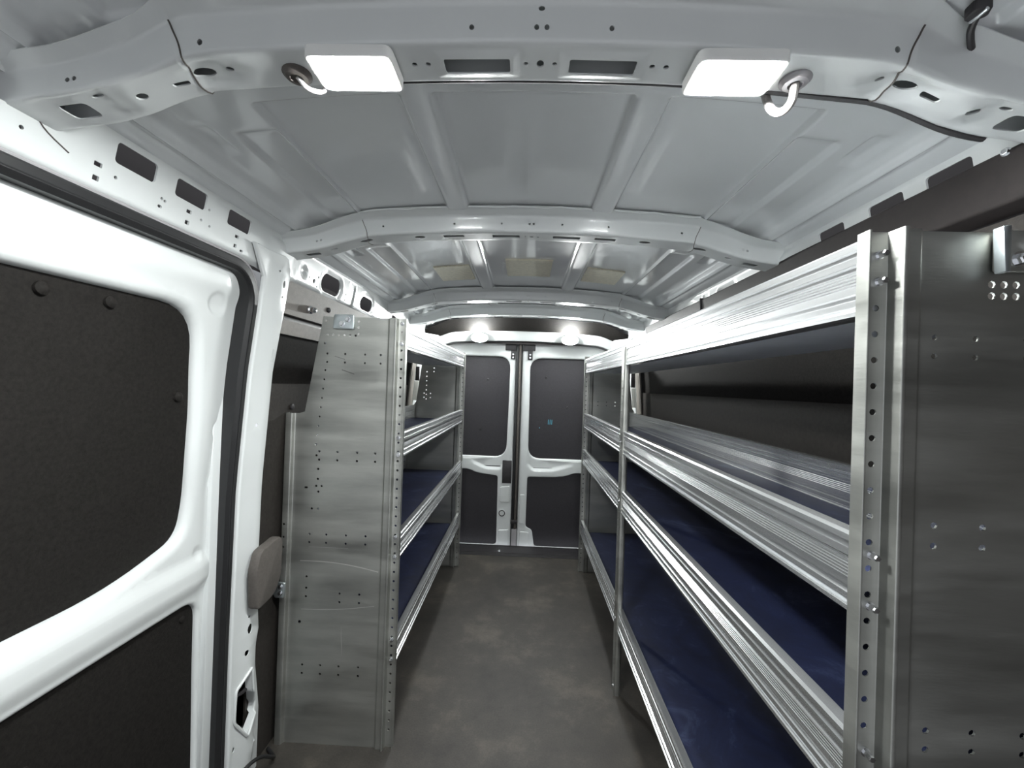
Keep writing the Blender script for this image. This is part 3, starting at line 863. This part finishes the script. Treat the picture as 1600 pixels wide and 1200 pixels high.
# ================================================================== SHELVING
def rail_profile(h):
    """front face of an extruded shelf rail, local (x outward to the aisle is negative, z up)"""
    return [(0.020, h), (0.002, h), (-0.002, h - 0.004), (-0.002, h - 0.012), (0.002, h - 0.014), (0.002, h - 0.019), (-0.001, h - 0.021),
            (-0.001, h - 0.030), (0.0035, h - 0.033), (0.0035, h - 0.037), (0.001, h - 0.039), *[q for k in range(5) for q in ((0.001, h * 0.5 + 0.0095 - 0.0042 * k), (0.0021, h * 0.5 + 0.0085 - 0.0042 * k), (0.001, h * 0.5 + 0.0075 - 0.0042 * k))], (0.001, 0.030), (0.004, 0.028), (0.004, 0.023), (0.000, 0.021),
            (0.000, 0.013), (0.003, 0.011), (0.003, 0.008), (-0.002, 0.006), (-0.002, 0.000), (0.030, 0.000), (0.030, 0.004), (0.008, 0.004), (0.008, h - 0.005), (0.020, h - 0.005)]
def rail(parent, s, x, z, h, ya, yb, name='shelf_rail', flip=1, label=None):
    poly = [(s * (x + flip * px), z + pz) for px, pz in rail_profile(h)]
    o = prism(name, poly, 'Y', ya, yb, ALU_R, parent)
    return o

def upright(parent, s, yf, ztop, name='upright', facing=-1, xs=0.420, pitch=0.0325):
    """folded perforated corner post of an end panel"""
    g = facing
    pr = Profile([(xs, yf - g * 0.024), (xs, yf - g * 0.005), (xs + 0.003, yf - g * 0.005), (xs + 0.004, yf - g * 0.013), (xs + 0.029, yf - g * 0.013),
                  (xs + 0.031, yf + g * 0.008), (xs + 0.037, yf + g * 0.008), (xs + 0.039, yf), (xs + 0.058, yf), (xs + 0.064, yf - g * 0.007), (xs + 0.070, yf - g * 0.007)], 0.0018, 3)
    th = (pr.corner[3] + pr.corner[4]) / 2
    def fm(z, t, d):
        p, n = pr.at(t)
        q = p + n * d
        return Vector((s * q.x, q.y, z))
    hs = [ell(z, th, 0.0042, None, 8) for z in np.arange(0.06, ztop - 0.02, pitch)]
    o = sheet(name, [(0.0, 0), (ztop, 0), (ztop, pr.len), (0.0, pr.len)], hs, fm, ALU_P, parent,
              ulines=np.linspace(0, ztop, 20), vlines=pr.lines([th - 0.007, th + 0.007]), rim=0.0015, angle=25, folds=pr.t)
    return o

def end_panel(parent, s, yf, ztop, holes, full=True, facing=-1):
    x0 = 0.490
    if full:
        out = [(x0, 0.0), (0.792, 0.0), (0.792, 1.160), (0.772, 1.166), (0.717, ztop), (x0, ztop)]
    else:
        out = [(x0, 0.0), (0.792, 0.0), (0.792, 1.10), (0.760, 1.150), (0.717, ztop), (x0, ztop)]
    y = yf - facing * 0.007
    o = sheet('end_panel', out, holes, lambda x, z, d: Vector((s * x, y - facing * d, z)), ALU_P, parent, step=0.2, rim=0.0025)
    # outer flange with a fold
    pr = Profile([(0.792, y), (0.806, y), (0.811, y + facing * 0.012), (0.834, y + facing * 0.012), (0.838, y - facing * 0.03)], 0.003, 3)
    def fm(z, t, d):
        p, n = pr.at(t); q = p + n * d
        return Vector((s * q.x, q.y, z))
    top = 1.160 if full else 1.10
    sheet('side_flange', [(0.0, 0), (top, 0), (top, pr.len), (0.0, pr.len)], [ell(z, pr.len * 0.45, 0.004, None, 8) for z in (0.69, 0.725, 0.77)], fm, ALU_P, parent,
          ulines=np.linspace(0, top, 12), vlines=pr.lines(), rim=0.0015, angle=25, folds=pr.t)
    return o

def shelves(parent, s, levels, ya, yb, xs=0.42):
    """levels: (rail bottom z, rail height, back x, mat?)"""
    for (z, h, xb, has_mat) in levels:
        box('shelf_board', (s * (xs + 0.006), ya, z + 0.006), (s * xb, yb, z + 0.016), ALU_T, parent, 0.002)
        if has_mat:
            box('shelf_mat', (s * (xs + 0.012), ya + 0.004, z + 0.016), (s * (xb - 0.006), yb - 0.004, z + 0.020), NAVY, parent, 0.001)

# ---------------------------------------------------------------- left unit
SL = empty('shelving_unit', (-0.62, 2.1, 0), 'shorter aluminium shelving unit by the sliding door, four tiers with navy mats', 'shelving', 'aluminium shelving units')
YL0, YL1 = 1.42, 2.87
hl = []
H = lambda x, z, r=0.0042: hl.append(ell(x, z, r, None, 8))
for z in (1.374, 1.344):
    for x in (0.699, 0.635, 0.564, 0.508): H(x, z)
for k in range(9): H(0.704 + 0.003 * k, 1.315 - 0.033 * k, 0.0038)
for z in (1.028, 0.998):
    for x in (0.715, 0.650, 0.580, 0.515): H(x, z)
for x, z in ((0.725, 1.013), (0.717, 0.965), (0.717, 0.93), (0.703, 0.905), (0.722, 0.905), (0.714, 0.885), (0.735, 0.825), (0.712, 0.825)): H(x, z)
hl.append(rrect(0.752, 0.895, 0.764, 0.902, 0.002, 2))
for z in (0.735, 0.706):
    for x in (0.74, 0.68, 0.61, 0.54): H(x, z)
for z in (0.655 - 0.07, 0.545, 0.515): H(0.745, z)
for z in (0.530, 0.500):
    for x in (0.625, 0.555): H(x, z)
for z in (0.275, 0.245):
    for x in (0.75, 0.685, 0.62, 0.55): H(x, z)
H(0.765, 0.425, 0.006)
for k in range(6): H(0.700 - 0.020 * k, 1.440, 0.0045)
for k in range(3): H(0.590, 1.490 - 0.022 * k, 0.0045)
H(0.708, 1.49, 0.0045); H(0.708, 1.41, 0.0045)
end_panel(SL, -1, YL0, 1.505, hl).data.materials[0] = ALU_L
upright(SL, -1, YL0, 1.505)
for z in (1.487, 1.415, 1.085, 1.005 + 0.02, 0.735, 0.665, 0.375, 0.305):
    bolt(SL, (-0.4365, YL0 + 0.012, z), (0, -1, 0), 0.0055, 0.010)
# rear end panel of the left unit
hr_ = [ell(0.69 - 0.0, z, 0.004, None, 8) for z in np.arange(1.17, 1.39, 0.032)] + [ell(x, z, 0.004, None, 8) for z in (1.21, 1.18) for x in (0.66, 0.705)] + [ell(0.64, z, 0.004, None, 8) for z in (1.39, 1.365)]
hr_ += [ell(x, z, 0.004, None, 8) for z in (0.965, 0.94) for x in (0.52, 0.58, 0.64, 0.70)]
end_panel(SL, -1, YL1, 1.505, hr_, full=False)
upright(SL, -1, YL1, 1.505)
for (z, h) in ((1.400, 0.092), (1.018, 0.086), (0.658, 0.086), (0.290, 0.090)):
    rail(SL, -1, 0.4240, z, h, YL0 + 0.022, YL1 - 0.002)
shelves(SL, -1, [(1.400, 0.09, 0.715, False), (1.018, 0.086, 0.77, True), (0.658, 0.086, 0.82, True), (0.290, 0.09, 0.82, True)], YL0 + 0.02, YL1 - 0.02)
for z, x in ((1.018, 0.76), (0.658, 0.812), (0.29, 0.812)):
    rail(SL, -1, x, z + 0.02, 0.09, YL0 + 0.02, YL1 - 0.02, 'back_rail', flip=1)
# top bracket plate with two bolts, lower wall bracket
br = prism('mounting_bracket', rpoly([(-0.678, 1.462), (-0.604, 1.460), (-0.604, 1.512), (-0.674, 1.512)], 0.006, 3), 'Y', YL0 - 0.004, YL0 + 0.004, GALV, SL, 0.0015)
for x, z in ((-0.645, 1.479), (-0.625, 1.494)): bolt(br, (x, YL0 - 0.004, z), (0, -1, 0), 0.008, 0.009, name='bracket_bolt')
wb = prism('wall_bracket', rpoly([(-0.850, 0.545), (-0.842, 0.575), (-0.806, 0.572), (-0.808, 0.520), (-0.840, 0.520)], 0.006, 3), 'Y', YL0 - 0.022, YL0 - 0.014, GALV, SL, 0.0015)
for z in (0.560, 0.537): bolt(wb, (-0.820, YL0 - 0.022, z), (0, -1, 0), 0.006, 0.007, name='bracket_bolt')

# ---------------------------------------------------------------- right unit
SR = empty('shelving_unit', (0.62, 1.7, 0), 'long aluminium shelving unit on the right wall with a slim middle post', 'shelving', 'aluminium shelving units')
YR0, YM, YR1 = 0.512, 1.745, 2.88
hl = []
for z in (1.357, 1.334):
    for x in (0.503, 0.552, 0.612, 0.672): H(x, z, 0.0038)
for z in (1.126, 1.101):
    for x in (0.508, 0.566, 0.626, 0.686): H(x, z, 0.0042)
for z in (0.875, 0.852):
    for x in (0.505, 0.560, 0.620, 0.680): H(x, z)
for k in range(6):
    for z in (1.424, 1.410): H(0.569 + 0.0145 * k, z, 0.0046)
for k in range(10): H(0.735, 1.05 - 0.05 * k)
end_panel(SR, 1, YR0, 1.488, hl)
upright(SR, 1, YR0, 1.488)
for z in (1.458, 1.425, 1.085, 1.022, 0.842, 0.785, 0.345, 0.285):
    bolt(SR, (0.4365, YR0 + 0.012, z), (0, -1, 0), 0.0042, 0.013)
br = prism('mounting_bracket', rpoly([(0.566, 1.438), (0.640, 1.438), (0.640, 1.488), (0.566, 1.488)], 0.004, 3), 'Y', YR0 - 0.003, YR0 + 0.005, ALU_P, SR, 0.0012)
prism('bracket_edge', [(0.561, 1.434), (0.568, 1.434), (0.568, 1.490), (0.558, 1.488)], 'Y', YR0 - 0.014, YR0 - 0.002, GALV, br, 0.0012)
for x, z in ((0.588, 1.452), (0.604, 1.472)): bolt(br, (x, YR0 - 0.003, z), (0, -1, 0), 0.007, 0.009, name='bracket_bolt')
hr_ = [ell(x, z, 0.004, None, 8) for z in (1.43, 1.405) for x in (0.52, 0.58, 0.64)] + [ell(x, z, 0.004, None, 8) for z in (1.19, 1.165) for x in (0.52, 0.58, 0.64, 0.70)]
hr_ += [ell(x, z, 0.004, None, 8) for z in (0.925, 0.90) for x in (0.58, 0.64, 0.70)]
end_panel(SR, 1, YR1, 1.505, hr_, full=False)
upright(SR, 1, YR1, 1.505)
for (z, h) in ((1.384, 0.098), (1.008, 0.100), (0.762, 0.096), (0.268, 0.094)):
    rail(SR, 1, 0.4240, z, h, YR0 + 0.022, YM - 0.002)
    rail(SR, 1, 0.4240, z, h, YM + 0.002, YR1 - 0.002)
shelves(SR, 1, [(1.384, 0.098, 0.728, False), (1.008, 0.10, 0.745, True), (0.762, 0.096, 0.82, True), (0.268, 0.094, 0.82, True)], YR0 + 0.02, YR1 - 0.02)
rail(SR, 1, 0.735, 1.022, 0.105, YR0 + 0.02, YR1 - 0.02, 'back_rail')
for z in (0.782, 0.29): rail(SR, 1, 0.812, z, 0.09, YR0 + 0.02, YR1 - 0.02, 'back_rail')
# slim perforated middle post
pp = Profile([(0.4175, YM + 0.030), (0.4175, YM - 0.010), (0.424, YM - 0.014), (0.438, YM - 0.014), (0.444, YM - 0.006)], 0.003, 3)
def ppm(z, t, d):
    p, n = pp.at(t); q = p + n * d
    return Vector((q.x, q.y, z))
sheet('middle_post', [(0, 0), (1.462, 0), (1.462, pp.len), (0, pp.len)], [ell(z, pp.corner[1] * 0.5, 0.0042, None, 8) for z in np.arange(0.05, 1.36, 0.0325)],
      ppm, ALU_P, SR, ulines=np.linspace(0, 1.462, 20), vlines=pp.lines(), rim=0.0015, angle=25, folds=pp.t)
for z in (1.06, 0.81, 0.315, 0.03): bolt(SR, (0.4165, YM + 0.008, z), (-1, 0, 0), 0.005, 0.006)
for z in (1.045, 1.072, 0.80, 0.825, 1.43): bolt(SR, (0.434, YM - 0.0145, z), (0, -1, 0), 0.0045, 0.007)

# ================================================================== LAMPS
def front_lamp(s, x, label):
    root = empty('led_lamp', (x, BOWS[0], zbow(x)), label, 'lamp', 'front roof lamps')
    zb = zbow(x) - 0.001
    yc = BOWS[0] - 0.008
    body = rpoly([(x - 0.062, yc - 0.036), (x + 0.062, yc - 0.036), (x + 0.062, yc + 0.036), (x - 0.062, yc + 0.036)], 0.012, 4)
    bd = body if area(body) > 0 else body[::-1]
    # white rim round the lens
    v, f = [], []
    prof = [(0.0, 0.0), (0.0, -0.012), (0.002, -0.015), (0.005, -0.015), (0.006, -0.012), (0.006, -0.004)]
    for off, dz in prof: v += [(p[0], p[1], zb + dz) for p in (offset(bd, off) if off else bd)]
    n = len(bd)
    for k in range(len(prof) - 1):
        for i in range(n): f.append((k * n + i, k * n + (i + 1) % n, (k + 1) * n + (i + 1) % n, (k + 1) * n + i))
    f.append(tuple(range(n - 1, -1, -1)))
    from_py('lamp_rim', v, f, WHITE, root)
    v, f = [], []
    rings = []
    for k in range(7):
        th = math.pi / 2 * k / 6
        off = 0.0062 + 0.010 * (1 - math.cos(th))
        z = zb - 0.010 - 0.0072 * math.sin(th)
        lp = offset(bd, off)
        rings.append([(p[0], p[1], z) for p in lp])
    n = len(rings[0])
    for r_ in rings: v += r_
    for k in range(6):
        for i in range(n): f.append((k * n + i, k * n + (i + 1) % n, (k + 1) * n + (i + 1) % n, (k + 1) * n + i))
    f.append(tuple(range(6 * n, 7 * n))); f.append(tuple(range(n - 1, -1, -1)))
    from_py('lamp_lens', v, f, LENS_F, root)
    gx = x + s * 0.096
    gy = BOWS[0] + 0.006
    lathe('grommet', [(0.021, 0.0), (0.021, 0.003), (0.016, 0.008), (0.010, 0.009), (0.009, 0.005)], (gx, gy, zbow(gx) + 0.001), (0, 0, -1), GREYP if s > 0 else GREYPAD, root, 22)
    if s < 0:
        tube('lamp_cable', [(gx, gy, zbow(gx) - 0.004), (gx + 0.012, gy + 0.012, zbow(gx) - 0.014), (gx + 0.030, gy + 0.022, zbow(gx) - 0.010), (x - 0.055, yc + 0.020, zb - 0.004)], 0.0035, BRAID, root)
    else:
        tube('lamp_cable', [(gx, gy, zbow(gx) - 0.003), (gx + 0.004, gy + 0.014, zbow(gx) - 0.022), (gx - 0.002, gy + 0.030, zbow(gx) - 0.027), (gx - 0.012, gy + 0.040, zbow(gx) - 0.014), (gx - 0.020, gy + 0.046, zbow(gx) + 0.020)], 0.006, BRAID, root)
    return root
front_lamp(-1, -0.262, 'left of two lit rounded lamps on the front roof bow')
front_lamp(1, 0.284, 'right of two lit lamps on the front roof bow, beside a braided cable')
def rear_lamp(x, label):
    z = 1.652; y = 3.232
    root = empty('led_lamp', (x, y, z), label, 'lamp', 'rear header lamps')
    o = [(x + 0.062 * math.cos(t), z + 0.034 * math.sin(t)) for t in (2 * math.pi * i / 24 for i in range(24))]
    prism('lamp_base', [(x + (p[0] - x) * 1.08, z + (p[1] - z) * 1.1) for p in o], 'Y', y - 0.032, y + 0.012, WHITE, root, 0.003)
    v, f = [], []
    for k in range(6):
        th = math.pi / 2 * k / 6
        c = math.cos(th)
        v += [(x + (p[0] - x) * c, y - 0.030 - 0.034 * math.sin(th), z + (p[1] - z) * c) for p in o]
    n = 24
    for k in range(5):
        for i in range(n): f.append((k * n + i, k * n + (i + 1) % n, (k + 1) * n + (i + 1) % n, (k + 1) * n + i))
    f.append(tuple(range(5 * n, 6 * n))); f.append(tuple(range(n - 1, -1, -1)))
    from_py('lamp_lens', v, f, LENS_R, root)
rear_lamp(-0.362, 'left of two small lit lamps above the rear doors')
rear_lamp(0.345, 'right of two small lit lamps above the rear doors')

# ================================================================== SMALL THINGS
def pad(x0, x1, y0, y1, label, skew=0.0):
    xs = np.linspace(x0, x1, 10); ys = np.linspace(y0, y1, 6)
    cx, cy = (x0 + x1) / 2, (y0 + y1) / 2
    root_z = zroof(cx)
    top, bot = [], []
    for y in ys:
        for x in xs:
            xx = x; yy = y + skew * (x - cx)
            z = zroof(xx) - roof_h(xx, yy, BOWS[1], BOWS[2])
            top.append((xx, yy, z - 0.0005)); bot.append((xx, yy, z - 0.0065))
    n = len(xs); m_ = len(ys); v = top + bot; N = n * m_; f = []
    for j in range(m_ - 1):
        for i in range(n - 1):
            a, b, c, d = j * n + i, j * n + i + 1, (j + 1) * n + i + 1, (j + 1) * n + i
            f += [(a, b, c, d), (N + a, N + d, N + c, N + b)]
    for i in range(n - 1):
        f += [(i, N + i, N + i + 1, i + 1), ((m_ - 1) * n + i, (m_ - 1) * n + i + 1, N + (m_ - 1) * n + i + 1, N + (m_ - 1) * n + i)]
    for j in range(m_ - 1):
        f += [(j * n, (j + 1) * n, N + (j + 1) * n, N + j * n), (j * n + n - 1, N + j * n + n - 1, N + (j + 1) * n + n - 1, (j + 1) * n + n - 1)]
    o = from_py('damping_pad', v, f, FOAM, None)
    tag(o, label, 'damping pad', 'damping pads on the roof')
pad(-0.425, -0.262, 1.815, 2.045, 'leftmost of three tan damping pads stuck to the roof', -0.05)
pad(-0.098, 0.105, 1.735, 1.985, 'middle of three tan damping pads stuck to the roof')
pad(0.262, 0.430, 1.815, 2.035, 'rightmost of three tan damping pads stuck to the roof', 0.08)

# soft grey stop pad on the pillar
pd = rpoly([(1.215, 0.575), (1.207, 0.700), (1.225, 0.752), (1.320, 0.765), (1.338, 0.750), (1.335, 0.630), (1.300, 0.585)], 0.018, 4)
o = prism('stop_pad', [(y, z) for y, z in pd], 'X', -0.812, -0.780, GREYPAD, None, 0.006)
tag(o, 'grey-brown rubber stop pad on the white door pillar', 'pad')

# cable clip on the roof at the front right
zc = zroof(0.565) - 0.0105
cl = empty('cable_clip', (0.565, 0.535, zc), 'small metal clip with black cable on the roof, top right', 'clip')
prism('clip_body', rpoly([(0.545, 0.524), (0.563, 0.519), (0.571, 0.533), (0.560, 0.544), (0.547, 0.540)], 0.003, 2), 'Z', zc - 0.012, zc + 0.002, PLAST, cl, 0.002)
box('clip_spring', (0.555, 0.520, zc - 0.015), (0.560, 0.542, zc - 0.010), ZINC, cl, 0.002)
tube('clip_cable', [(0.560, 0.536, zc - 0.010), (0.566, 0.548, zc - 0.016), (0.576, 0.558, zc - 0.020), (0.590, 0.570, zc - 0.022)], 0.004, PLAST, cl)

# black cable loop by the foot of the pillar
o = tube('cable', [(-0.86, 1.20, 0.02), (-0.835, 1.185, 0.05), (-0.815, 1.20, 0.085), (-0.800, 1.235, 0.098), (-0.79, 1.275, 0.085), (-0.785, 1.32, 0.045), (-0.80, 1.36, 0.010), (-0.84, 1.39, 0.008)], 0.0055, RUBBER, None)
tag(o, 'thin black cable looping up at the foot of the door pillar', 'cable')
